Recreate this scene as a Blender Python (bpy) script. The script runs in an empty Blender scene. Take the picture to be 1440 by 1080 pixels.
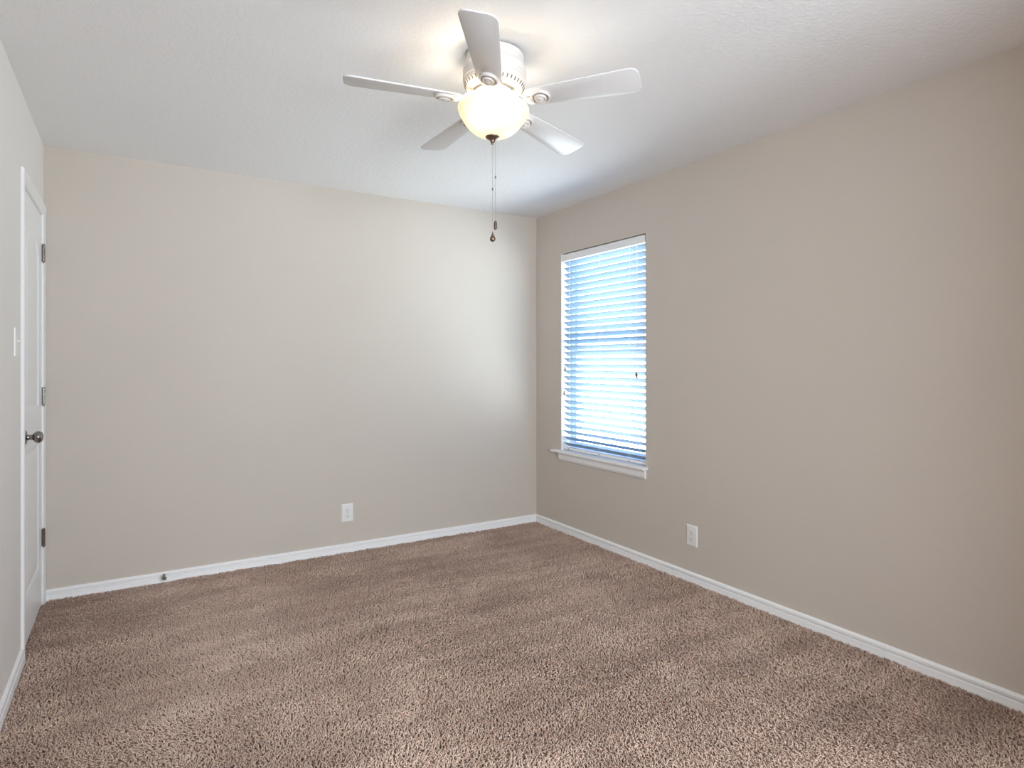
import bpy, bmesh, math, random
from mathutils import Vector, Matrix, Quaternion
import numpy as np

S = bpy.context.scene
COL = S.collection
PI = math.pi

# ------------------------------------------------------------------ room
XL, XR = -0.4032, 2.7844         # left and right wall faces
YB, YF = 4.137, -0.14            # far wall face and the wall by the camera
H = 2.44
WT = 0.13                        # wall thickness
PILE = 0.012                     # carpet pile; z = 0 is its top

# ------------------------------------------------------------------ camera
cam_data = bpy.data.cameras.new('camera')
cam = bpy.data.objects.new('camera', cam_data)
COL.objects.link(cam)
cam.location = (0.0, 0.0, 1.2723)
cam.rotation_euler = (PI / 2, 0.0, -0.5529)
cam_data.sensor_width = 36.0
cam_data.lens = 866.6 / 1440 * 36.0
cam_data.shift_y = -29.44 / 1440
cam_data.clip_start = 0.02
S.camera = cam

# ------------------------------------------------------------------ view, world, lights
S.view_settings.view_transform = 'Standard'
S.view_settings.look = 'None'
S.view_settings.gamma = 1.0
S.view_settings.use_curve_mapping = False
S.view_settings.exposure = 0.0
S.cycles.use_denoising = True
S.cycles.max_bounces = 14
S.cycles.diffuse_bounces = 9
S.cycles.sample_clamp_indirect = 6.0
S.cycles.caustics_reflective = False
S.cycles.caustics_refractive = False

SKY_STRENGTH = 0.86
LAMP_W = 2.4
FILL_W = 138.0

w = bpy.data.worlds.new('daylight')
S.world = w
w.use_nodes = True
nt = w.node_tree
nt.nodes.clear()
tc = nt.nodes.new('ShaderNodeTexCoord')
sx = nt.nodes.new('ShaderNodeSeparateXYZ')
mr = nt.nodes.new('ShaderNodeMapRange')
mr.inputs['From Min'].default_value = -1
mr.inputs['From Max'].default_value = 1
rp = nt.nodes.new('ShaderNodeValToRGB')
cr = rp.color_ramp
SKY_RAMP = (                     # position on the ramp (0 nadir, 0.5 horizon, 1 zenith), colour
    (0.00, (16.0, 17.0, 17.5)),  # sunlit pale paving
    (0.49, (16.0, 17.0, 17.5)),
    (0.51, (11.0, 13.0, 15.0)),  # bright hazy horizon
    (0.60, (7.0, 10.0, 14.0)),
    (0.68, (4.0, 7.0, 13.0)),    # blue overhead
    (1.00, (3.0, 6.0, 12.0)),
)
while len(cr.elements) < len(SKY_RAMP):
    cr.elements.new(0.5)
for e, (pos, c) in zip(cr.elements, SKY_RAMP):
    e.position = pos
    e.color = (*c, 1)
bg = nt.nodes.new('ShaderNodeBackground')
bg.inputs['Strength'].default_value = SKY_STRENGTH
wo = nt.nodes.new('ShaderNodeOutputWorld')
nt.links.new(tc.outputs['Generated'], sx.inputs[0])
nt.links.new(sx.outputs['Z'], mr.inputs['Value'])
nt.links.new(mr.outputs[0], rp.inputs[0])
nt.links.new(rp.outputs[0], bg.inputs['Color'])
nt.links.new(bg.outputs[0], wo.inputs[0])


def area_light(name, loc, rot, sx_, sy_, watts, color, portal=False):
    d = bpy.data.lights.new(name, 'AREA')
    d.shape = 'RECTANGLE'
    d.size, d.size_y = sx_, sy_
    d.energy = watts
    d.color = color
    o = bpy.data.objects.new(name, d)
    COL.objects.link(o)
    o.location = loc
    o.rotation_euler = rot
    if portal:
        d.cycles.is_portal = True
    return o


WY0, WY1, WZ0, WZ1 = 2.893, 3.801, 0.592, 2.101      # window opening in the right wall
area_light('window_daylight_portal', (XR + WT + 0.02, (WY0 + WY1) / 2, (WZ0 + WZ1) / 2),
           (0, PI / 2, 0), WZ1 - WZ0, WY1 - WY0, 1, (1, 1, 1), True)
# added fill light behind the camera, shining in through the rear opening
area_light('rear_fill_light', (0.88, -1.2, 1.55), (math.radians(84), 0, math.radians(4)), 1.0, 1.1, FILL_W, (0.82, 0.91, 1.0))

# ------------------------------------------------------------------ materials


def newmat(name):
    m = bpy.data.materials.new(name)
    m.use_nodes = True
    n = m.node_tree.nodes
    return m, m.node_tree, n['Principled BSDF']


def plain(name, col, rough=0.5, metal=0.0, spec=0.5, coat=0.0):
    m, t, b = newmat(name)
    b.inputs['Base Color'].default_value = (*col, 1)
    b.inputs['Roughness'].default_value = rough
    b.inputs['Metallic'].default_value = metal
    b.inputs['Specular IOR Level'].default_value = spec
    b.inputs['Coat Weight'].default_value = coat
    # faint surface irregularity so no finish is perfectly flat
    nz = t.nodes.new('ShaderNodeTexNoise')
    nz.inputs['Scale'].default_value = 60
    tcn = t.nodes.new('ShaderNodeTexCoord')
    mr_ = t.nodes.new('ShaderNodeMapRange')
    mr_.inputs['To Min'].default_value = max(0.02, rough - 0.06)
    mr_.inputs['To Max'].default_value = min(1.0, rough + 0.06)
    t.links.new(tcn.outputs['Object'], nz.inputs['Vector'])
    t.links.new(nz.outputs['Fac'], mr_.inputs['Value'])
    t.links.new(mr_.outputs[0], b.inputs['Roughness'])
    return m


def textured_paint(name, col, scale, strength, rough=0.75, dist=0.002, knock=False):
    m, t, b = newmat(name)
    b.inputs['Roughness'].default_value = rough
    b.inputs['Specular IOR Level'].default_value = 0.25
    tcn = t.nodes.new('ShaderNodeTexCoord')
    n1 = t.nodes.new('ShaderNodeTexNoise')
    n1.inputs['Scale'].default_value = scale
    n1.inputs['Detail'].default_value = 5
    n1.inputs['Roughness'].default_value = 0.55
    n1.inputs['Distortion'].default_value = 0.6
    t.links.new(tcn.outputs['Object'], n1.inputs['Vector'])
    hgt = n1.outputs['Fac']
    if knock:
        r = t.nodes.new('ShaderNodeValToRGB')
        r.color_ramp.elements[0].position = 0.44
        r.color_ramp.elements[1].position = 0.60
        t.links.new(hgt, r.inputs[0])
        hgt = r.outputs[0]
    bp = t.nodes.new('ShaderNodeBump')
    bp.inputs['Strength'].default_value = strength
    bp.inputs['Distance'].default_value = dist
    t.links.new(hgt, bp.inputs['Height'])
    t.links.new(bp.outputs[0], b.inputs['Normal'])
    n2 = t.nodes.new('ShaderNodeTexNoise')
    n2.inputs['Scale'].default_value = 1.6
    n2.inputs['Detail'].default_value = 3
    t.links.new(tcn.outputs['Object'], n2.inputs['Vector'])
    mx = t.nodes.new('ShaderNodeMix')
    mx.data_type = 'RGBA'
    mx.inputs['A'].default_value = (*[c * 0.97 for c in col], 1)
    mx.inputs['B'].default_value = (*[min(1, c * 1.03) for c in col], 1)
    t.links.new(n2.outputs['Fac'], mx.inputs['Factor'])
    t.links.new(mx.outputs['Result'], b.inputs['Base Color'])
    return m


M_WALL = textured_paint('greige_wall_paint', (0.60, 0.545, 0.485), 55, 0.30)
M_WALL_LIT = textured_paint('lit_wall_paint', (0.80, 0.775, 0.74), 55, 0.30)  # greige paint lightened: brightness of the left wall put into its colour
M_CEIL = textured_paint('white_ceiling_texture', (0.82, 0.82, 0.82), 52, 0.28, 0.85, 0.0025, True)
M_TRIM = plain('white_trim_paint', (0.90, 0.90, 0.90), 0.38)
M_DOOR = plain('white_door_paint', (0.90, 0.905, 0.91), 0.40)
M_FAN = plain('white_fan_enamel', (0.68, 0.645, 0.61), 0.35)
M_BLADE = plain('white_blade_laminate', (0.66, 0.65, 0.645), 0.42)
M_DARK = plain('dark_vent_interior', (0.10, 0.085, 0.075), 0.7)
M_NICKEL = plain('brushed_nickel', (0.30, 0.275, 0.26), 0.22, 1.0)
M_BRONZE = plain('antique_bronze', (0.22, 0.16, 0.12), 0.35, 0.9)
M_CHAIN = plain('chain_metal', (0.55, 0.52, 0.48), 0.35, 0.8)
M_FOB = plain('dark_wood_fob', (0.10, 0.06, 0.045), 0.35)
M_PLASTIC = plain('white_plastic', (0.83, 0.82, 0.80), 0.35)
M_SLOT = plain('dark_slot', (0.08, 0.07, 0.06), 0.6)
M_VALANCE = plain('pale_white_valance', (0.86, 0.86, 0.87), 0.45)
M_PLUG = plain('grey_plug', (0.30, 0.30, 0.31), 0.5)
M_CORD = plain('white_cord', (0.75, 0.75, 0.74), 0.8)
M_TASSEL = plain('brown_wood_tassel', (0.20, 0.11, 0.06), 0.45)
M_RUBBER = plain('grey_rubber', (0.13, 0.14, 0.13), 0.7)
M_VINYL = plain('white_window_vinyl', (0.80, 0.81, 0.82), 0.35)

# blinds: white slats with a blue-grey shade put into their colour
m, t, b = newmat('shade_tinted_slat')
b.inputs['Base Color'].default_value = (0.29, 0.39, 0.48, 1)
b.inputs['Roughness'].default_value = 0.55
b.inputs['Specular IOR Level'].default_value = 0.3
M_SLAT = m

# window glass
m, t, b = newmat('window_glass')
tp = t.nodes.new('ShaderNodeBsdfTransparent')
tp.inputs['Color'].default_value = (0.93, 0.97, 0.98, 1)
gl = t.nodes.new('ShaderNodeBsdfGlossy')
gl.inputs['Roughness'].default_value = 0.02
mxs = t.nodes.new('ShaderNodeMixShader')
mxs.inputs[0].default_value = 0.04
t.links.new(tp.outputs[0], mxs.inputs[1])
t.links.new(gl.outputs[0], mxs.inputs[2])
t.links.new(mxs.outputs[0], t.nodes['Material Output'].inputs['Surface'])
t.nodes.remove(b)
M_GLASS = m

# alabaster glass bowl: frosted outside, clear inside, lit by the lamps it holds
m, t, b = newmat('alabaster_lamp_glass')
tcn = t.nodes.new('ShaderNodeTexCoord')
nz = t.nodes.new('ShaderNodeTexNoise')
nz.inputs['Scale'].default_value = 22
nz.inputs['Detail'].default_value = 5
nz.inputs['Distortion'].default_value = 1.2
t.links.new(tcn.outputs['Object'], nz.inputs['Vector'])
mx = t.nodes.new('ShaderNodeMix')
mx.data_type = 'RGBA'
mx.inputs['A'].default_value = (0.95, 0.80, 0.52, 1)
mx.inputs['B'].default_value = (0.95, 0.88, 0.66, 1)
t.links.new(nz.outputs['Fac'], mx.inputs['Factor'])
tr = t.nodes.new('ShaderNodeBsdfTranslucent')
t.links.new(mx.outputs['Result'], tr.inputs['Color'])
b.inputs['Base Color'].default_value = (0.82, 0.78, 0.66, 1)
b.inputs['Roughness'].default_value = 0.3
mxs = t.nodes.new('ShaderNodeMixShader')
mxs.inputs[0].default_value = 0.065
t.links.new(b.outputs[0], mxs.inputs[1])
t.links.new(tr.outputs[0], mxs.inputs[2])
t.links.new(mxs.outputs[0], t.nodes['Material Output'].inputs['Surface'])
M_BOWL = m
m, t, b = newmat('clear_inner_glass')
tp = t.nodes.new('ShaderNodeBsdfTransparent')
tp.inputs['Color'].default_value = (0.96, 0.95, 0.93, 1)
t.links.new(tp.outputs[0], t.nodes['Material Output'].inputs['Surface'])
t.nodes.remove(b)
M_BOWL_IN = m

# carpet: a dark woven backing and twisted yarn
M_BACKING = plain('carpet_backing', (0.42, 0.30, 0.24), 0.95, 0.0, 0.1)
m, t, b = newmat('brown_frieze_yarn')
b.inputs['Roughness'].default_value = 0.85
b.inputs['Specular IOR Level'].default_value = 0.15
b.inputs['Sheen Weight'].default_value = 0.3
b.inputs['Sheen Tint'].default_value = (1.0, 0.84, 0.74, 1)
b.inputs['Sheen Roughness'].default_value = 0.5
geo = t.nodes.new('ShaderNodeNewGeometry')
yr = t.nodes.new('ShaderNodeValToRGB')
ye = yr.color_ramp
ye.elements[0].position = 0.0
ye.elements[0].color = (0.53, 0.375, 0.298, 1)
ye.elements[1].position = 1.0
ye.elements[1].color = (0.72, 0.565, 0.465, 1)
e = ye.elements.new(0.5)
e.color = (0.615, 0.452, 0.365, 1)
t.links.new(geo.outputs['Random Per Island'], yr.inputs[0])
tcn = t.nodes.new('ShaderNodeTexCoord')
ln = t.nodes.new('ShaderNodeTexNoise')
ln.inputs['Scale'].default_value = 1.9
ln.inputs['Detail'].default_value = 4
ln.inputs['Distortion'].default_value = 0.8
t.links.new(tcn.outputs['Object'], ln.inputs['Vector'])
lr = t.nodes.new('ShaderNodeValToRGB')
lr.color_ramp.elements[0].position = 0.38
lr.color_ramp.elements[0].color = (0.80, 0.765, 0.755, 1)
lr.color_ramp.elements[1].position = 0.60
lr.color_ramp.elements[1].color = (1, 1, 1, 1)
t.links.new(ln.outputs['Fac'], lr.inputs[0])
mx = t.nodes.new('ShaderNodeMix')
mx.data_type = 'RGBA'
mx.blend_type = 'MULTIPLY'
mx.inputs['Factor'].default_value = 1.0
t.links.new(yr.outputs[0], mx.inputs['A'])
t.links.new(lr.outputs[0], mx.inputs['B'])
mp = t.nodes.new('ShaderNodeMapping')                       # vacuum tracks in the nap
mp.inputs['Scale'].default_value = (0.45, 3.0, 1)
mp.inputs['Rotation'].default_value = (0, 0, math.radians(-12))
t.links.new(tcn.outputs['Object'], mp.inputs['Vector'])
sn = t.nodes.new('ShaderNodeTexNoise')
sn.inputs['Scale'].default_value = 2.4
sn.inputs['Detail'].default_value = 3
t.links.new(mp.outputs[0], sn.inputs['Vector'])
sr = t.nodes.new('ShaderNodeValToRGB')
sr.color_ramp.elements[0].position = 0.40
sr.color_ramp.elements[0].color = (0.95, 0.93, 0.925, 1)
sr.color_ramp.elements[1].position = 0.56
sr.color_ramp.elements[1].color = (1.14, 1.14, 1.14, 1)
t.links.new(sn.outputs['Fac'], sr.inputs[0])
mx2 = t.nodes.new('ShaderNodeMix')
mx2.data_type = 'RGBA'
mx2.blend_type = 'MULTIPLY'
mx2.inputs['Factor'].default_value = 1.0
t.links.new(mx.outputs['Result'], mx2.inputs['A'])
t.links.new(sr.outputs[0], mx2.inputs['B'])
t.links.new(mx2.outputs['Result'], b.inputs['Base Color'])
M_YARN = m

# ------------------------------------------------------------------ mesh helpers


def finish(name, bm, mat, parent=None, smooth=False, angle=35):
    bmesh.ops.recalc_face_normals(bm, faces=bm.faces)
    me = bpy.data.meshes.new(name)
    bm.to_mesh(me)
    bm.free()
    me.materials.append(mat)
    if smooth:
        me.shade_smooth()
        me.set_sharp_from_angle(angle=math.radians(angle))
    o = bpy.data.objects.new(name, me)
    COL.objects.link(o)
    if parent is not None:
        o.parent = parent
    return o


def box(bm, x0, x1, y0, y1, z0, z1, bevel=0.0, seg=2):
    vs = [bm.verts.new((x, y, z)) for x in (x0, x1) for y in (y0, y1) for z in (z0, z1)]
    fs = []
    for q in ((0, 1, 3, 2), (4, 6, 7, 5), (0, 4, 5, 1), (2, 3, 7, 6), (0, 2, 6, 4), (1, 5, 7, 3)):
        fs.append(bm.faces.new([vs[i] for i in q]))
    if bevel:
        es = list({e for f in fs for e in f.edges})
        bmesh.ops.bevel(bm, geom=es, offset=bevel, segments=seg, profile=0.5, affect='EDGES')
    return fs


def lathe(bm, prof, seg=64, cap0=True, cap1=True, mat=None):
    """prof: (r, z) list; revolved about z."""
    rings = []
    for r, z in prof:
        if r < 1e-6:
            v = bm.verts.new((0, 0, z))
            rings.append([v])
        else:
            rings.append([bm.verts.new((r * math.cos(2 * PI * i / seg), r * math.sin(2 * PI * i / seg), z)) for i in range(seg)])
    for a, bb in zip(rings, rings[1:]):
        for i in range(seg):
            j = (i + 1) % seg
            if len(a) == 1 and len(bb) == 1:
                continue
            if len(a) == 1:
                bm.faces.new((a[0], bb[i], bb[j]))
            elif len(bb) == 1:
                bm.faces.new((a[i], a[j], bb[0]))
            else:
                bm.faces.new((a[i], a[j], bb[j], bb[i]))
    if cap0 and len(rings[0]) > 1:
        bm.faces.new(rings[0])
    if cap1 and len(rings[-1]) > 1:
        bm.faces.new(rings[-1])
    vs = [v for r in rings for v in r]
    if mat is not None:
        bmesh.ops.transform(bm, matrix=mat, verts=vs)
    return vs


def tube(bm, pts, rad, seg=10):
    """round tube through points; rad a number or list."""
    pts = [Vector(p) for p in pts]
    n = len(pts)
    rads = rad if isinstance(rad, (list, tuple)) else [rad] * n
    rings = []
    up = None
    for i in range(n):
        d = (pts[min(i + 1, n - 1)] - pts[max(i - 1, 0)]).normalized()
        if up is None:
            up = Vector((0, 0, 1)) if abs(d.z) < 0.9 else Vector((1, 0, 0))
        s = d.cross(up).normalized()
        up = s.cross(d).normalized()
        rings.append([bm.verts.new(pts[i] + (s * math.cos(2 * PI * k / seg) + up * math.sin(2 * PI * k / seg)) * rads[i]) for k in range(seg)])
    for a, bb in zip(rings, rings[1:]):
        for k in range(seg):
            bm.faces.new((a[k], a[(k + 1) % seg], bb[(k + 1) % seg], bb[k]))
    bm.faces.new(rings[0])
    bm.faces.new(rings[-1])


def sweep(bm, sections):
    """sections: list of closed loops (same length) of points, capped at both ends."""
    rings = [[bm.verts.new(p) for p in s] for s in sections]
    n = len(rings[0])
    for a, bb in zip(rings, rings[1:]):
        for k in range(n):
            bm.faces.new((a[k], a[(k + 1) % n], bb[(k + 1) % n], bb[k]))
    bm.faces.new(rings[0])
    bm.faces.new(rings[-1])


def prism(bm, outline, z0, z1, bevel=0.0):
    """outline: list of (x, y); extruded z0..z1."""
    a = [bm.verts.new((x, y, z0)) for x, y in outline]
    c = [bm.verts.new((x, y, z1)) for x, y in outline]
    n = len(a)
    f0 = bm.faces.new(a)
    f1 = bm.faces.new(c)
    for k in range(n):
        bm.faces.new((a[k], a[(k + 1) % n], c[(k + 1) % n], c[k]))
    if bevel:
        bmesh.ops.bevel(bm, geom=list(f0.edges) + list(f1.edges), offset=bevel, segments=2, profile=0.5, affect='EDGES')


def empty(name, loc, label=None, cat=None, group=None, kind=None):
    o = bpy.data.objects.new(name, None)
    o.empty_display_size = 0.05
    COL.objects.link(o)
    o.location = loc
    tag(o, label, cat, group, kind)
    return o


def tag(o, label=None, cat=None, group=None, kind=None):
    if label:
        o['label'] = label
    if cat:
        o['category'] = cat
    if group:
        o['group'] = group
    if kind:
        o['kind'] = kind
    return o


# ------------------------------------------------------------------ room shell
bm = bmesh.new()
box(bm, XL - WT, XR + WT, YF - 1.6, YB + WT, -0.06, -PILE)
tag(finish('floor', bm, M_BACKING), 'brown carpeted floor of the room', 'floor', kind='structure')

bm = bmesh.new()
box(bm, XL - WT, XR + WT, YF - 1.6, YB + WT, H, H + 0.08)
tag(finish('ceiling', bm, M_CEIL), 'white textured ceiling above the fan', 'ceiling', kind='structure')

bm = bmesh.new()
box(bm, XL - WT, XR + WT, YB, YB + WT, -PILE, H)
tag(finish('wall_back', bm, M_WALL), 'far greige wall between the door and the window corner', 'wall', kind='structure')

# right wall with the window opening
bm = bmesh.new()
box(bm, XR, XR + WT, YF, WY0, -PILE, H)
box(bm, XR, XR + WT, WY1, YB, -PILE, H)
box(bm, XR, XR + WT, WY0, WY1, -PILE, WZ0)
box(bm, XR, XR + WT, WY0, WY1, WZ1, H)
tag(finish('wall_right', bm, M_WALL), 'greige wall on the right with the window in it', 'wall', kind='structure')

# left wall with the door opening
DY0, DY1, DZ = 3.405, 4.075, 2.052
JT = 0.018
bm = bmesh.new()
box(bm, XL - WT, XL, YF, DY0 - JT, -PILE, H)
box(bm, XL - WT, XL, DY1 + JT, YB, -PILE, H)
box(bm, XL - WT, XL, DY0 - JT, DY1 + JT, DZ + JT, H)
tag(finish('wall_left', bm, M_WALL_LIT), 'greige wall on the left, brightness painted in, with the door in it', 'wall', kind='structure')

# shallow closet added behind the door to stop light leaking under it
bm = bmesh.new()
box(bm, XL - 0.85, XL - 0.80, 3.0, YB + WT, -PILE, H)
box(bm, XL - 0.80, XL - WT, 3.0, 3.05, -PILE, H)
box(bm, XL - 0.80, XL - WT, YB, YB + WT, -PILE, H)
box(bm, XL - 0.85, XL - WT, 3.0, YB + WT, H, H + 0.08)
box(bm, XL - 0.85, XL - WT, 3.0, YB + WT, -0.06, -PILE)
tag(finish('wall_closet', bm, M_WALL), 'unseen closet walls added behind the closed white door', 'wall', kind='structure')

# wall by the camera; opening added and placed to shape the fill light
HX0, HX1 = 0.42, 1.62
bm = bmesh.new()
box(bm, XL, HX0, YF - WT, YF, -PILE, H)
box(bm, HX1, XR, YF - WT, YF, -PILE, H)
box(bm, HX0, HX1, YF - WT, YF, 2.25, H)
tag(finish('wall_rear', bm, M_WALL), 'wall behind the viewpoint with an added opening for the fill light', 'wall', kind='structure')
bm = bmesh.new()  # unseen walls added to enclose the fill light
box(bm, XL - WT, XR + WT, YF - 1.6, YF - 1.5, -PILE, H)
box(bm, XL - WT, XL, YF - 1.5, YF, -PILE, H)
box(bm, XR, XR + WT, YF - 1.5, YF, -PILE, H)
tag(finish('wall_fill_bay', bm, M_WALL), 'unseen walls added around the fill light behind the viewpoint', 'wall', kind='structure')

# carpet pile: curled yarn ends standing on the backing, brushed this way and that
rng = np.random.default_rng(11)


def wave_field(x, y, seed, k0, k1, n=14):
    r = np.random.default_rng(seed)
    f = np.zeros_like(x)
    for _ in range(n):
        a_ = r.uniform(0, 2 * PI)
        k_ = r.uniform(k0, k1)
        f += np.sin(k_ * (x * math.cos(a_) + y * math.sin(a_)) + r.uniform(0, 2 * PI))
    return f / math.sqrt(n / 2)


def pile_points():
    fx, fy = math.sin(0.5529), math.cos(0.5529)
    out = []
    for d0, d1, sp in ((1.25, 2.5, 0.0072), (2.5, 3.5, 0.0082), (3.5, 6.0, 0.0095)):
        gx, gy = np.meshgrid(np.arange(XL - 0.060, XR - 0.006, sp), np.arange(0.0, YB - 0.006, sp), indexing='ij')
        gx = (gx + rng.uniform(-0.45, 0.45, gx.shape) * sp).ravel()
        gy = (gy + rng.uniform(-0.45, 0.45, gy.shape) * sp).ravel()
        dep = gx * fx + gy * fy
        lat = gx * fy - gy * fx
        ok = (dep >= d0) & (dep < d1) & (np.abs(lat) < dep * 0.84 + 0.55)
        ok &= (gx > XL + 0.0168) | ((gy > DY0 + 0.012) & (gy < DY1 - 0.012))
        ok &= (gx < XR - 0.0170) & (gy < YB - 0.0170)
        out.append(np.stack([gx[ok], gy[ok], np.full(ok.sum(), sp)], 1))
    return np.concatenate(out)


pp = pile_points()
N = len(pp)
px_, py_, sp_ = pp.T
lay_a = 0.35 + 1.1 * wave_field(px_, py_, 5, 0.8, 3.0) + 0.5 * wave_field(px_ * 0.5, py_ * 3.0, 8, 2.0, 5.0)
flat_ = 1 / (1 + np.exp(-4.0 * (wave_field(px_, py_, 31, 1.2, 4.0) - 0.75)))     # places trodden or vacuumed smooth
ang_ = lay_a + rng.normal(0, 1, N) * (1.0 - 0.68 * flat_)
leng = rng.uniform(0.007, 0.017, N) * (0.85 + 0.2 * wave_field(px_, py_, 9, 1.0, 4.0).clip(-1, 1))
leng *= 1 + 0.25 * flat_
hgt_ = (rng.uniform(0.0085, 0.0135, N) * (1 - flat_) + 0.0108 * flat_) * (1.0 + 0.10 * wave_field(px_, py_, 21, 15, 60))
dxy = np.stack([np.cos(ang_), np.sin(ang_)], 1)
nxy = np.stack([-dxy[:, 1], dxy[:, 0]], 1)
curl = rng.normal(0, 0.0035, N)
T = np.array([0.0, 0.40, 0.75, 1.0])
ZZ = np.array([0.0, 0.66, 1.0, 0.93])
RR = np.array([0.0019, 0.0025, 0.0023, 0.0010])
rad = rng.uniform(0.95, 1.3, N) * (sp_ / 0.0076) * (1 + 0.2 * flat_)
verts = np.zeros((N, 4, 3, 3))
for q in range(4):
    c_ = np.zeros((N, 3))
    c_[:, :2] = pp[:, :2] + dxy * (leng * T[q] ** 1.25)[:, None] + nxy * (curl * math.sin(T[q] * 4.0))[:, None]
    c_[:, 2] = -PILE + hgt_ * ZZ[q]
    for k in range(3):
        a_ = 2 * PI * k / 3 + PI / 6
        verts[:, q, k, :2] = c_[:, :2] + nxy * (RR[q] * rad * math.cos(a_))[:, None]
        verts[:, q, k, 2] = c_[:, 2] + RR[q] * rad * math.sin(a_) * 0.8
# keep the yarn inside the skirting and the door
lo_ = np.where((py_ > DY0 + 0.015) & (py_ < DY1 - 0.015), XL - 0.080, XL + 0.0162)
vx_, vy_ = verts[..., 0].reshape(N, -1), verts[..., 1].reshape(N, -1)
keep = (vx_.min(1) > lo_) & (vx_.max(1) < XR - 0.0162) & (vy_.max(1) < YB - 0.0162)
keep &= ((vy_.min(1) > DY0 + 0.004) & (vy_.max(1) < DY1 - 0.004)) | (px_ > XL + 0.0168)
verts = verts[keep]
N = len(verts)
base_ = (np.arange(N) * 12)[:, None]
quads = []
for q in range(3):
    for k in range(3):
        k2 = (k + 1) % 3
        quads.append([q * 3 + k, q * 3 + k2, q * 3 + 3 + k2, q * 3 + 3 + k])
quads = np.array(quads)
F = (base_[:, None] + quads[None]).reshape(-1, 4)
me = bpy.data.meshes.new('carpet_pile')
me.vertices.add(N * 12)
me.vertices.foreach_set('co', verts.reshape(-1).astype(np.float32))
me.loops.add(F.size)
me.loops.foreach_set('vertex_index', F.reshape(-1).astype(np.int32))
me.polygons.add(len(F))
me.polygons.foreach_set('loop_start', (np.arange(len(F)) * 4).astype(np.int32))
me.update(calc_edges=True)
me.shade_smooth()
me.materials.append(M_YARN)
pile = bpy.data.objects.new('carpet', me)
COL.objects.link(pile)
tag(pile, 'brown shaggy wall to wall carpet pile across the floor', 'carpet', kind='stuff')

# baseboards: two beads with a groove between them
BB = [(0, -PILE), (0.0160, -PILE), (0.0160, 0.004), (0.0150, 0.007), (0.0150, 0.0235), (0.0135, 0.0260), (0.0008, 0.0262),
      (0.0008, 0.0318), (0.0105, 0.0322), (0.0120, 0.0340), (0.0120, 0.044), (0.0090, 0.049), (0.0030, 0.0525), (0, 0.053)]


def baseboard(name, p0, p1, n, label, m0=0.0, m1=0.0):
    """p0, p1: ends on the wall face (x, y); n: inward normal; m0, m1: mitre slopes."""
    d = Vector((p1[0] - p0[0], p1[1] - p0[1])).normalized()
    secs = []
    for p, mm in ((p0, m0), (p1, m1)):
        secs.append([(p[0] + n[0] * u + d.x * mm * u, p[1] + n[1] * u + d.y * mm * u, z) for u, z in BB])
    bm = bmesh.new()
    sweep(bm, secs)
    return tag(finish(name, bm, M_TRIM, smooth=True, angle=25), label, 'baseboard', kind='structure')


baseboard('baseboard_back', (XL + 0.0125, YB), (XR, YB), (0, -1), 'white baseboard along the far wall', 0, -1)
baseboard('baseboard_right', (XR, YB), (XR, YF), (-1, 0), 'white baseboard along the right wall under the window', 1, 0)
baseboard('baseboard_left', (XL, YF), (XL, DY0 - 0.063), (1, 0), 'white baseboard along the left wall before the door', 0, 0)

# ------------------------------------------------------------------ door in the left wall
door = empty('door_1', (XL, (DY0 + DY1) / 2, 0), 'white two panel door in the left wall by the corner', 'door', kind='structure')
DC = (DY0 + DY1) / 2


def dloc(bm):
    bmesh.ops.translate(bm, verts=bm.verts, vec=(-XL, -DC, 0))


# jamb
bm = bmesh.new()
box(bm, XL - WT, XL, DY0 - JT, DY0, -PILE, DZ)
box(bm, XL - WT, XL, DY1, DY1 + JT, -PILE, DZ)
box(bm, XL - WT, XL, DY0 - JT, DY1 + JT, DZ, DZ + JT)
# stop strips behind the leaf
box(bm, XL - 0.055, XL - 0.043, DY0, DY0 + 0.010, 0, DZ)
box(bm, XL - 0.055, XL - 0.043, DY1 - 0.010, DY1, 0, DZ)
box(bm, XL - 0.055, XL - 0.043, DY0, DY1, DZ - 0.010, DZ)
dloc(bm)
finish('jamb', bm, M_TRIM, door)

# casing: tapered profile swept round the opening with mitred corners
CP = [(0.005, 0.0), (0.005, 0.0055), (0.009, 0.0075), (0.020, 0.0075), (0.028, 0.0105), (0.050, 0.0125), (0.058, 0.0115), (0.061, 0.008), (0.061, 0.0)]
bm = bmesh.new()
sweep(bm, [[(XL + h, DY0 - u, -PILE) for u, h in CP],
           [(XL + h, DY0 - u, DZ + u) for u, h in CP],
           [(XL + h, DY1 + u, DZ + u) for u, h in CP],
           [(XL + h, DY1 + u, -PILE) for u, h in CP]])
dloc(bm)
finish('casing', bm, M_TRIM, door, smooth=True, angle=30)

# leaf: the moulded face is a height field
LY0, LY1, LZ0, LZ1 = DY0 + 0.004, DY1 - 0.004, 0.005, DZ - 0.005
FX = XL - 0.002
LW = LY1 - LY0


def panel_dist(y, z):
    """signed distance-ish inside the nearest panel outline (positive inside)."""
    s = 0.112
    a, bq = LY0 + s, LY1 - s
    lower = min(y - a, bq - y, z - 0.215, 0.86 - z)
    mid = (a + bq) / 2
    half = (bq - a) / 2
    q = max(0.0, 1 - ((y - mid) / half) ** 2)
    top = 1.80 + 0.115 * math.sqrt(q)
    upper = min(y - a, bq - y, z - 1.05, (top - z) * 0.85)
    return max(lower, upper)


def face_depth(y, z):
    d = panel_dist(y, z)
    if d <= 0:
        return 0.0
    if d < 0.010:
        return -0.007 * math.sin(d / 0.010 * PI / 2)
    if d < 0.022:
        return -0.007
    if d < 0.045:
        return -0.007 + 0.0055 * (d - 0.022) / 0.023
    return -0.0015


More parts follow.
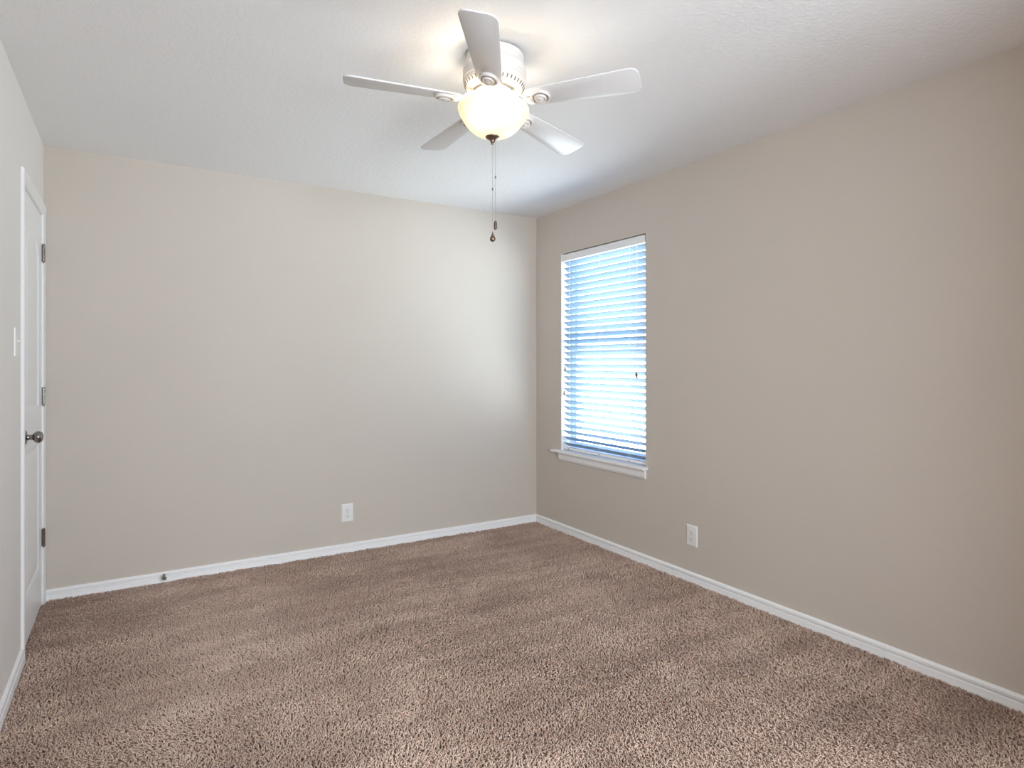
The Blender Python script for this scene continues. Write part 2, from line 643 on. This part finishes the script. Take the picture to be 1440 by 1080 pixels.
bm = bmesh.new()
NY, NZ = 120, 330
g = []
for i in range(NY + 1):
    y = LY0 + LW * i / NY
    row = []
    for k in range(NZ + 1):
        z = LZ0 + (LZ1 - LZ0) * k / NZ
        row.append(bm.verts.new((FX + face_depth(y, z), y, z)))
    g.append(row)
for i in range(NY):
    for k in range(NZ):
        bm.faces.new((g[i][k], g[i + 1][k], g[i + 1][k + 1], g[i][k + 1]))
edge = [g[i][0] for i in range(NY + 1)] + [g[NY][k] for k in range(1, NZ + 1)] + [g[i][NZ] for i in range(NY - 1, -1, -1)] + [g[0][k] for k in range(NZ - 1, 0, -1)]
back = [bm.verts.new((FX - 0.036, v.co.y, v.co.z)) for v in edge]
n = len(edge)
for k in range(n):
    bm.faces.new((edge[k], edge[(k + 1) % n], back[(k + 1) % n], back[k]))
bm.faces.new(back)
dloc(bm)
finish('door_leaf', bm, M_DOOR, door, smooth=True, angle=40)

# knob on a round rose, axis along +x
KY, KZ = 3.474, 0.940
RX = Matrix.Translation((FX - XL, KY - DC, KZ)) @ Matrix.Rotation(PI / 2, 4, 'Y')
bm = bmesh.new()
lathe(bm, [(0.0, 0.0), (0.031, 0.0), (0.0325, 0.002), (0.0315, 0.0045), (0.026, 0.007), (0.017, 0.009), (0.0125, 0.011), (0.0115, 0.016),
           (0.0115, 0.026), (0.0130, 0.029), (0.019, 0.033), (0.0245, 0.039), (0.0270, 0.046), (0.0265, 0.053), (0.0225, 0.060),
           (0.0155, 0.0645), (0.007, 0.0665), (0.0, 0.067)], 48, mat=RX)
finish('door_knob', bm, M_NICKEL, door, smooth=True, angle=50)

for hz in (1.853, 1.096, 0.350):
    bm = bmesh.new()
    hy, hx = LY1 + 0.002, XL + 0.0075
    for k in range(5):
        z0 = hz - 0.0445 + k * 0.0178
        lathe(bm, [(0.0, z0 + 0.0004), (0.0068, z0 + 0.0004), (0.0072, z0 + 0.001), (0.0072, z0 + 0.0168), (0.0068, z0 + 0.0174), (0.0, z0 + 0.0174)], 16,
              mat=Matrix.Translation((hx, hy, 0)))
    box(bm, XL - 0.004, XL + 0.004, hy - 0.0030, hy - 0.0004, hz - 0.0445, hz + 0.0445)
    box(bm, XL - 0.004, XL + 0.004, hy + 0.0004, hy + 0.0030, hz - 0.0445, hz + 0.0445)
    dloc(bm)
    hg = finish('hinge', bm, M_NICKEL, door, smooth=True, angle=30)
    bm = bmesh.new()
    lathe(bm, [(0.0, hz - 0.052), (0.003, hz - 0.051), (0.0045, hz - 0.0445), (0.0, hz - 0.0440)], 12, mat=Matrix.Translation((hx, hy, 0)))
    lathe(bm, [(0.0, hz + 0.0445), (0.0055, hz + 0.0446), (0.0055, hz + 0.048), (0.003, hz + 0.050), (0.0, hz + 0.0505)], 12, mat=Matrix.Translation((hx, hy, 0)))
    dloc(bm)
    finish('hinge_pin', bm, M_NICKEL, hg, smooth=True, angle=40)

# rigid door stop on the far baseboard
stop = empty('door_stop', (0.160, YB - 0.0145, 0.036), 'small grey tipped door stop on the far baseboard', 'door stop')
RS = Matrix.Rotation(PI / 2, 4, 'X')
bm = bmesh.new()
lathe(bm, [(0.0, 0.0), (0.0085, 0.0), (0.0085, 0.002), (0.006, 0.005), (0.005, 0.009), (0.005, 0.058), (0.0, 0.058)], 24, mat=RS)
finish('rod', bm, M_NICKEL, stop, smooth=True)
bm = bmesh.new()
lathe(bm, [(0.0, 0.056), (0.0085, 0.056), (0.0105, 0.059), (0.0105, 0.070), (0.0085, 0.074), (0.0, 0.0755)], 24, mat=RS)
tag(finish('rubber_tip', bm, M_RUBBER, stop, smooth=True), 'grey rubber tip')

# ------------------------------------------------------------------ electrical plates (built facing -y, then turned)


def plate_mesh(wd, ht, th=0.006):
    bm = bmesh.new()
    a = [(-wd / 2, 0, -ht / 2), (wd / 2, 0, -ht / 2), (wd / 2, 0, ht / 2), (-wd / 2, 0, ht / 2)]
    mrg = 0.006
    c = [(math.copysign(abs(x) - mrg, x), -th, math.copysign(abs(z) - mrg, z)) for x, y, z in a]
    mid = [(math.copysign(abs(x) - 0.0012, x), -th * 0.62, math.copysign(abs(z) - 0.0012, z)) for x, y, z in a]
    sweep(bm, [a, mid, c])
    return bm


def outlet(loc, rz, label):
    t_ = empty('wall_outlet', loc, label, 'electrical outlet', 'electrical outlets near the floor')
    t_.rotation_euler = (0, 0, rz)
    finish('plate', plate_mesh(0.080, 0.122), M_PLASTIC, t_, smooth=True, angle=20)
    for zc in (0.0195, -0.0195):
        bm = bmesh.new()
        ol = []
        for k in range(40):
            an = 2 * PI * k / 40
            ol.append((0.0172 * math.cos(an), max(-0.0140, min(0.0140, 0.0172 * math.sin(an)))))
        prism(bm, ol, 0.0, 0.0022, 0.0004)
        bmesh.ops.transform(bm, matrix=Matrix.Translation((0, -0.0055, zc)) @ Matrix.Rotation(PI / 2, 4, 'X'), verts=bm.verts)
        rc = finish('receptacle', bm, M_PLASTIC, t_)
        bm = bmesh.new()
        box(bm, -0.0075, -0.0053, -0.0083, -0.0076, zc - 0.0015, zc + 0.0070)
        box(bm, 0.0055, 0.0074, -0.0083, -0.0076, zc - 0.0005, zc + 0.0065)
        lathe(bm, [(0.0, 0.0076), (0.0027, 0.0076), (0.0027, 0.0083), (0.0, 0.0083)], 16, mat=Matrix.Translation((0, 0, zc - 0.0075)) @ Matrix.Rotation(PI / 2, 4, 'X'))
        tag(finish('slots', bm, M_SLOT, rc), 'dark plug slots')
    bm = bmesh.new()
    lathe(bm, [(0.0, 0.005), (0.0036, 0.005), (0.0036, 0.0068), (0.0025, 0.0076), (0.0, 0.0078)], 20, mat=Matrix.Rotation(PI / 2, 4, 'X'))
    finish('screw', bm, M_CHAIN, t_, smooth=True)
    return t_


outlet((1.243, YB, 0.2585), 0.0, 'white duplex outlet on the far wall above the baseboard')
outlet((XR, 2.509, 0.265), -PI / 2, 'white duplex outlet on the right wall beyond the window sill')

sw = empty('light_switch', (XL, 3.200, 1.358), 'white toggle light switch on the left wall beside the door', 'light switch')
sw.rotation_euler = (0, 0, PI / 2)
finish('plate', plate_mesh(0.072, 0.116), M_PLASTIC, sw, smooth=True, angle=20)
bm = bmesh.new()
box(bm, -0.0052, 0.0052, -0.0066, -0.0050, -0.012, 0.012, 0.0004)
box(bm, -0.0040, 0.0040, -0.0150, -0.0050, 0.000, 0.0085, 0.0012)
finish('toggle', bm, M_PLASTIC, sw)
for zc in (0.030, -0.030):
    bm = bmesh.new()
    lathe(bm, [(0.0, 0.005), (0.0034, 0.005), (0.0034, 0.0066), (0.0, 0.0074)], 16, mat=Matrix.Translation((0, 0, zc)) @ Matrix.Rotation(PI / 2, 4, 'X'))
    finish('screw', bm, M_PLASTIC, sw, smooth=True)

# ------------------------------------------------------------------ window in the right wall
WYC = (WY0 + WY1) / 2
win = empty('window_1', (XR, WYC, WZ0), 'white framed window in the right wall near the corner', 'window', kind='structure')


def wloc(bm):
    bmesh.ops.translate(bm, verts=bm.verts, vec=(-XR, -WYC, -WZ0))


ST = 0.018            # stool thickness
# jamb lining
bm = bmesh.new()
box(bm, XR + 0.060, XR + WT, WY0, WY0 + 0.006, WZ0 + ST, WZ1)
box(bm, XR + 0.001, XR + WT, WY1 - 0.006, WY1, WZ0 + ST, WZ1)
box(bm, XR + 0.060, XR + WT, WY0, WY1, WZ1 - 0.006, WZ1)
wloc(bm)
finish('jamb_lining', bm, M_TRIM, win)
# vinyl frame and sashes
FX0, FX1 = XR + 0.088, XR + WT - 0.006
iy0, iy1, iz0, iz1 = WY0 + 0.006, WY1 - 0.006, WZ0 + ST, WZ1 - 0.006
zm = 1.352
fw = 0.030


def ring(bm, x0, x1, y0, y1, z0, z1, wd):
    box(bm, x0, x1, y0, y0 + wd, z0, z1)
    box(bm, x0, x1, y1 - wd, y1, z0, z1)
    box(bm, x0, x1, y0 + wd, y1 - wd, z0, z0 + wd)
    box(bm, x0, x1, y0 + wd, y1 - wd, z1 - wd, z1)


bm = bmesh.new()
ring(bm, FX0, FX1, iy0, iy1, iz0, iz1, fw)
wloc(bm)
finish('window_frame', bm, M_VINYL, win)
for nm, z0, z1, xo in (('lower_sash', iz0 + fw, zm + 0.018, 0.004), ('upper_sash', zm - 0.018, iz1 - fw, 0.020)):
    bm = bmesh.new()
    ring(bm, FX0 + xo, FX0 + xo + 0.015, iy0 + fw, iy1 - fw, z0, z1, 0.034)
    wloc(bm)
    sh = finish(nm, bm, M_VINYL, win)
    bm = bmesh.new()
    box(bm, FX0 + xo + 0.005, FX0 + xo + 0.009, iy0 + fw + 0.030, iy1 - fw - 0.030, z0 + 0.030, z1 - 0.030)
    wloc(bm)
    finish('pane', bm, M_GLASS, sh)
# stool (inner sill) with horns, and the apron below
bm = bmesh.new()
ol = [(XR + 0.088, WY0 + 0.0005), (XR + 0.088, WY1 - 0.0005), (XR, WY1 - 0.0005), (XR, WY1 + 0.092), (XR - 0.034, WY1 + 0.092),
      (XR - 0.040, WY1 + 0.086), (XR - 0.040, WY0 - 0.016), (XR - 0.034, WY0 - 0.022), (XR, WY0 - 0.022), (XR, WY0 + 0.0005)]
prism(bm, ol, WZ0, WZ0 + ST, 0.004)
wloc(bm)
finish('window_sill', bm, M_TRIM, win, smooth=True, angle=30)
bm = bmesh.new()
AP = [(0.0, 0.0), (0.0, -0.058), (0.006, -0.058), (0.011, -0.055), (0.013, -0.046), (0.016, -0.042), (0.016, 0.0)]
sweep(bm, [[(XR - u, WY0 - 0.006, WZ0 + z) for u, z in AP], [(XR - u, WY1 + 0.012, WZ0 + z) for u, z in AP]])
wloc(bm)
finish('apron', bm, M_TRIM, win, smooth=True, angle=25)

# ------------------------------------------------------------------ the blind inside the window
SX = XR + 0.040                 # slat pivot line
BY0, BY1 = WY0 + 0.004, WY1 - 0.012
blind = empty('window_blind', (SX, WYC, WZ1 - 0.006), 'white faux wood horizontal blind hanging inside the window', 'blind')


def bloc(bm):
    bmesh.ops.translate(bm, verts=bm.verts, vec=(-SX, -WYC, -(WZ1 - 0.006)))


bm = bmesh.new()
box(bm, XR + 0.016, XR + 0.066, BY0 + 0.002, BY1 - 0.002, WZ1 - 0.050, WZ1 - 0.010, 0.002)
bloc(bm)
finish('headrail', bm, M_VALANCE, blind)
bm = bmesh.new()
VZ0, VZ1 = 2.043, WZ1 - 0.009
VP = [(0.001, VZ0), (0.001, VZ0 + 0.008), (0.003, VZ0 + 0.011), (0.003, VZ1 - 0.011), (0.001, VZ1 - 0.008), (0.001, VZ1), (0.012, VZ1), (0.012, VZ0)]
sweep(bm, [[(XR + u, WY0 + 0.010, z) for u, z in VP], [(XR + u, BY1 - 0.008, z) for u, z in VP]])
bloc(bm)
finish('valance', bm, M_VALANCE, blind, smooth=True, angle=25)
bm = bmesh.new()
box(bm, XR + 0.002, XR + 0.030, BY1 - 0.0075, BY1 + 0.001, VZ0, VZ1, 0.001)
bloc(bm)
finish('valance_return', bm, M_VALANCE, blind)

# slats: tilted with the room edge up
TILT = math.radians(35)
NS, Z_FIRST, PITCH = 31, 2.0412 - 0.0143, 0.0457
SWID = 0.050
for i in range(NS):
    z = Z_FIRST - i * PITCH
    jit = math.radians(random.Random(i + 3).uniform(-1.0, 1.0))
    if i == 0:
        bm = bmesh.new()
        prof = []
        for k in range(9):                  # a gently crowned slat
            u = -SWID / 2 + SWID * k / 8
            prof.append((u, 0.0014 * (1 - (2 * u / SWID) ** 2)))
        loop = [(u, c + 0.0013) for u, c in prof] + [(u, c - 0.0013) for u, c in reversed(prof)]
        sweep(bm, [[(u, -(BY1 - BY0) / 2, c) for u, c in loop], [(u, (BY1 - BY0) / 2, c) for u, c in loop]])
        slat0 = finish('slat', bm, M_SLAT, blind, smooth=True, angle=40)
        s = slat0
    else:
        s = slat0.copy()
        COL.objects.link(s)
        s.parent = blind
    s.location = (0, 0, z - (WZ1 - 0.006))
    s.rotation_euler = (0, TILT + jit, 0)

# bottom rail with its three plugs on the face that shows
LADDERS = (3.722, 3.372, 3.060)
RZ = 0.626
bm = bmesh.new()
box(bm, -0.025, 0.025, -(BY1 - BY0) / 2, (BY1 - BY0) / 2, -0.009, 0.009, 0.003)
rail = finish('bottom_rail', bm, M_VALANCE, blind)
rail.location = (0, 0, RZ - (WZ1 - 0.006))
rail.rotation_euler = (0, math.radians(6), 0)
for y in LADDERS:
    bm = bmesh.new()
    lathe(bm, [(0.0, 0.0), (0.0055, 0.0), (0.0055, 0.0015), (0.0035, 0.003), (0.0, 0.003)], 16,
          mat=Matrix.Translation((-0.0245, y - WYC, -0.003)) @ Matrix.Rotation(-PI / 2, 4, 'Y'))
    tag(finish('plug', bm, M_PLUG, rail, smooth=True), 'small round grey plug')

# ladder cords
dx, dz = SWID / 2 * math.cos(TILT), SWID / 2 * math.sin(TILT)
for y in LADDERS:
    bm = bmesh.new()
    for sx_, zz in ((-dx - 0.0018, 0.0), (dx + 0.0018, 0.0)):
        tube(bm, [(SX + sx_, y, WZ1 - 0.050), (SX + sx_, y, RZ + 0.010)], 0.0009, 6)
    for i in range(NS):
        z = Z_FIRST - i * PITCH - 0.0022
        tube(bm, [(SX - dx - 0.0018, y, z + dz), (SX + dx + 0.0018, y, z - dz)], 0.0005, 4)
    bloc(bm)
    finish('ladder_cord', bm, M_CORD, blind)


def pull_cord(name, spots, z_top, mat_t, part_label):
    bm = bmesh.new()
    for y, zb in spots:
        tube(bm, [(XR + 0.014, y, z_top), (XR + 0.013, y + 0.001, (z_top + zb) / 2), (XR + 0.012, y, zb)], 0.0010, 6)
    bloc(bm)
    c = finish(name, bm, M_CORD, blind)
    for y, zb in spots:
        bm = bmesh.new()
        lathe(bm, [(0.0, 0.002), (0.003, 0.002), (0.0042, -0.004), (0.0050, -0.012), (0.0068, -0.021), (0.0070, -0.026), (0.0050, -0.029), (0.0, -0.030)], 16,
              mat=Matrix.Translation((XR + 0.012, y, zb)))
        bloc(bm)
        tag(finish('tassel', bm, mat_t, c, smooth=True), part_label)
    return c


pull_cord('lift_cord', ((2.992, 1.212), (2.984, 1.203)), 2.058, M_TASSEL, 'brown wooden tassel')
pull_cord('tilt_cord', ((3.764, 1.244), (3.776, 1.060)), 2.058, M_TASSEL, 'small dark tassel')

# ------------------------------------------------------------------ ceiling fan, hanging slightly out of level
fan = empty('ceiling_fan', (1.1700, 2.0168, 2.430), 'white five blade ceiling fan with a lit glass bowl', 'ceiling fan')
fan.rotation_mode = 'QUATERNION'
fan.rotation_quaternion = Vector((0, 0, 1)).rotation_difference(Vector((0.0551, 0.0318, 1.0)).normalized())

bm = bmesh.new()
lathe(bm, [(0.0, 0.005), (0.078, 0.005), (0.078, -0.020), (0.0, -0.020)], 48)
finish('mounting_plate', bm, M_DARK, fan, smooth=True)

bm = bmesh.new()
lathe(bm, [(0.100, -0.012), (0.100, -0.001), (0.106, 0.0), (0.1085, -0.002), (0.1095, -0.018), (0.1105, -0.038), (0.1140, -0.046), (0.1180, -0.050), (0.1195, -0.056), (0.1195, -0.072),
           (0.1175, -0.077), (0.1150, -0.0795), (0.1150, -0.0815), (0.1185, -0.0835), (0.1195, -0.0875), (0.1185, -0.0910),
           (0.1160, -0.0925), (0.1160, -0.0945), (0.1185, -0.0965), (0.1190, -0.1000), (0.1175, -0.1035), (0.1145, -0.1050), (0.1145, -0.1065),
           (0.1160, -0.1085), (0.1140, -0.1150), (0.1060, -0.1270), (0.0960, -0.1335), (0.0850, -0.1350), (0.0790, -0.1350), (0.0770, -0.1320), (0.0, -0.1320)], 96)
finish('motor_housing', bm, M_FAN, fan, smooth=True, angle=28)

# dark cooling slots round the lower shoulder
bm = bmesh.new()
NSL = 40
for k in range(NSL):
    a = 2 * PI * (k + 0.5) / NSL
    mt = Matrix.Rotation(a, 4, 'Z') @ Matrix.Translation((0.1101, 0, -0.1210)) @ Matrix.Rotation(PI / 2 - math.atan2(0.0120, 0.0080), 4, 'Y')
    f = bmesh.new()
    vs0 = len(bm.verts)
    fs = box(bm, -0.0016, 0.0012, -0.0019, 0.0019, -0.0068, 0.0068)
    bm.verts.ensure_lookup_table()
    bmesh.ops.transform(bm, matrix=mt, verts=bm.verts[vs0:])
    f.free()
tag(finish('vent_slots', bm, M_DARK, fan), 'row of dark cooling slots')

# rotating hub that carries the blade irons
bm = bmesh.new()
lathe(bm, [(0.0, -0.1315), (0.060, -0.1315), (0.060, -0.1420), (0.074, -0.1430), (0.077, -0.1460), (0.077, -0.1530), (0.074, -0.1560), (0.0, -0.1560)], 64)
finish('flywheel', bm, M_FAN, fan, smooth=True, angle=30)

bm = bmesh.new()
lathe(bm, [(0.0, -0.155), (0.052, -0.155), (0.056, -0.158), (0.058, -0.166), (0.060, -0.190), (0.066, -0.197), (0.066, -0.203), (0.0, -0.203)], 64)
finish('switch_housing', bm, M_FAN, fan, smooth=True, angle=30)
for a in (-125, -5, 115):
    bm = bmesh.new()
    lathe(bm, [(0.0, 0.055), (0.005, 0.056), (0.005, 0.063), (0.003, 0.065), (0.0, 0.065)], 12,
          mat=Matrix.Rotation(math.radians(a), 4, 'Z') @ Matrix.Translation((0, 0, -0.178)) @ Matrix.Rotation(PI / 2, 4, 'Y'))
    finish('thumb_screw', bm, M_CHAIN, fan, smooth=True)

# blades and their irons: built once along +x, then turned
BLZ = -0.180
PIT = math.radians(-11.7)
R0, R1 = 0.118, 0.548


def blade_outline():
    pts = []
    w0, w1 = 0.0440, 0.0615
    n = 14
    for k in range(n + 1):                    # rounded root
        a = PI / 2 + PI * k / n
        pts.append((R0 + 0.040 + 0.040 * math.cos(a), w0 * math.sin(a)))
    rc = 0.030
    for k in range(9):                        # outer corner -y
        a = -PI / 2 + (PI / 2) * k / 8
        pts.append((R1 - rc + rc * math.cos(a), -(w1 - rc) + rc * math.sin(a)))
    for k in range(9):
        a = (PI / 2) * k / 8
        pts.append((R1 - rc + rc * math.cos(a), (w1 - rc) + rc * math.sin(a)))
    return pts


blade0 = iron0 = None
for k in range(5):
    ang = math.radians(-125.06 + 72 * k)
    if k == 0:
        bm = bmesh.new()
        prism(bm, blade_outline(), 0.0, 0.0055, 0.0012)
        bmesh.ops.transform(bm, matrix=Matrix.Translation((0, 0, BLZ)) @ Matrix.Rotation(PIT, 4, 'X'), verts=bm.verts)
        bl = blade0 = finish('blade', bm, M_BLADE, fan, smooth=True, angle=30)
        # iron: an arm from the hub that dips under the blade and ends in an oval ring
        bm = bmesh.new()
        arm = [(0.060, 0, -0.1495), (0.085, 0, -0.1510), (0.105, 0, -0.1610), (0.122, 0, -0.1760), (0.140, 0, -0.1870), (0.160, 0, -0.1890)]
        secs = []
        for x, y, z in arm:
            wd = 0.014 if x < 0.09 else (0.0105 if x < 0.13 else 0.014)
            secs.append([(x, wd * math.cos(2 * PI * q / 12), z + 0.0045 * math.sin(2 * PI * q / 12)) for q in range(12)])
        sweep(bm, secs)
        mt = Matrix.Translation((0.186, 0, BLZ)) @ Matrix.Rotation(PIT, 4, 'X') @ Matrix.Diagonal((1.0, 0.92, 1, 1))
        # ring hugging the blade root
        lathe(bm, [(0.036, -0.0015), (0.038, -0.009), (0.036, -0.0115), (0.032, -0.0115), (0.030, -0.009), (0.030, -0.0015)], 40, False, False, mat=mt)
        lathe(bm, [(0.0, -0.0005), (0.037, -0.0005), (0.037, -0.004), (0.0, -0.004)], 40, mat=mt)
        ir = iron0 = finish('blade_iron', bm, M_FAN, fan, smooth=True, angle=35)
        bm = bmesh.new()
        lathe(bm, [(0.0, -0.003), (0.0225, -0.003), (0.0235, -0.012), (0.0215, -0.0155), (0.0175, -0.0160), (0.0155, -0.0140), (0.0140, -0.0140), (0.011, -0.0165), (0.005, -0.0185), (0.0, -0.0190)], 40, mat=mt)
        med0 = finish('medallion', bm, M_FAN, ir, smooth=True, angle=30)
        bl.rotation_euler = ir.rotation_euler = (0, 0, ang)
    else:
        bl, ir = blade0.copy(), iron0.copy()
        COL.objects.link(bl)
        COL.objects.link(ir)
        bl.parent = ir.parent = fan
        md = med0.copy()
        COL.objects.link(md)
        md.parent = ir
        bl.rotation_euler = ir.rotation_euler = (0, 0, ang)

# glass bowl: flared lip over a bell
bm = bmesh.new()
OUT = [(0.1255, -0.1985), (0.1315, -0.2000), (0.1345, -0.2040), (0.1345, -0.2085), (0.1315, -0.2170), (0.1270, -0.2270), (0.1200, -0.2390), (0.1115, -0.2520),
       (0.1020, -0.2650), (0.0910, -0.2770), (0.0780, -0.2880), (0.0620, -0.2975), (0.0430, -0.3045), (0.0220, -0.3085), (0.006, -0.3095)]
INN = [(max(0.006, r - 0.0045), z + 0.004) for r, z in reversed(OUT)]
INN[-1] = (0.1225, -0.1995)
lathe(bm, OUT + INN, 96, False, False)
bowl = finish('lamp_bowl', bm, M_BOWL, fan, smooth=True, angle=60)
bowl.data.materials.append(M_BOWL_IN)
for p_ in bowl.data.polygons:            # faces that look inward are the clear inner skin
    cx_, cy_ = p_.center.x, p_.center.y
    if p_.index >= 96 * len(OUT):
        p_.material_index = 1

bm = bmesh.new()
lathe(bm, [(0.0, -0.3050), (0.0235, -0.3085), (0.0265, -0.3105), (0.0260, -0.3135), (0.0180, -0.3180), (0.0110, -0.3220), (0.0085, -0.3260),
           (0.0080, -0.3300), (0.0050, -0.3330), (0.0055, -0.3360), (0.0045, -0.3390), (0.0, -0.3400)], 40)
tag(finish('finial', bm, M_BRONZE, fan, smooth=True, angle=45), 'dark bronze finial')

lamp_inv = None
bpy.context.view_layer.update()
FM = fan.matrix_world.copy()
FI = FM.inverted()


def chain(x, y, z_top, z_conn, z_end, kind):
    """hangs plumb in the world, whatever the fan's tilt."""
    bm = bmesh.new()
    z = z_top
    while z > z_end:
        bmesh.ops.create_uvsphere(bm, u_segments=6, v_segments=4, radius=0.00135, matrix=Matrix.Translation((x, y, z)))
        z -= 0.0033
    tube(bm, [(x, y, z_top), (x, y, z_end)], 0.0006, 5)
    bmesh.ops.transform(bm, matrix=FI, verts=bm.verts)
    c = finish('pull_chain', bm, M_CHAIN, fan, smooth=True)
    bm = bmesh.new()
    lathe(bm, [(0.0, 0.005), (0.0022, 0.0045), (0.0028, 0.0), (0.0022, -0.0045), (0.0, -0.005)], 12, mat=Matrix.Translation((x, y, z_conn)))
    bmesh.ops.transform(bm, matrix=FI, verts=bm.verts)
    tag(finish('chain_coupling', bm, M_BRONZE, c, smooth=True), 'small dark bead coupling')
    bm = bmesh.new()
    if kind == 'drop':
        pr = [(0.0, 0.004), (0.0022, 0.003), (0.0026, -0.002), (0.0050, -0.008), (0.0090, -0.016), (0.0108, -0.023), (0.0100, -0.028), (0.0065, -0.032), (0.0, -0.0335)]
    else:
        pr = [(0.0, 0.003), (0.003, 0.002), (0.0055, -0.003), (0.0064, -0.011), (0.0064, -0.024), (0.0045, -0.030), (0.0, -0.032)]
    lathe(bm, pr, 24, mat=Matrix.Translation((x, y, z_end)))
    bmesh.ops.transform(bm, matrix=FI, verts=bm.verts)
    f = finish('pull_fob', bm, M_BRONZE if kind == 'drop' else M_FOB, c, smooth=True, angle=60)
    tag(f, 'bronze teardrop pull' if kind == 'drop' else 'small dark barrel pull')


chain(1.1515, 2.0040, 2.094, 1.924, 1.760, 'drop')
chain(1.1605, 1.9985, 2.108, 1.969, 1.803, 'barrel')

# the two lamps inside the bowl
for k, (lx, ly) in enumerate(((0.046, 0.060), (-0.060, -0.010))):
    d = bpy.data.lights.new('fan_lamp_light', 'POINT')
    d.energy = LAMP_W
    d.color = (1.0, 0.89, 0.74)
    d.shadow_soft_size = 0.035
    o = bpy.data.objects.new('fan_lamp_light', d)
    COL.objects.link(o)
    o.location = FM @ Vector((lx, ly, -0.246))
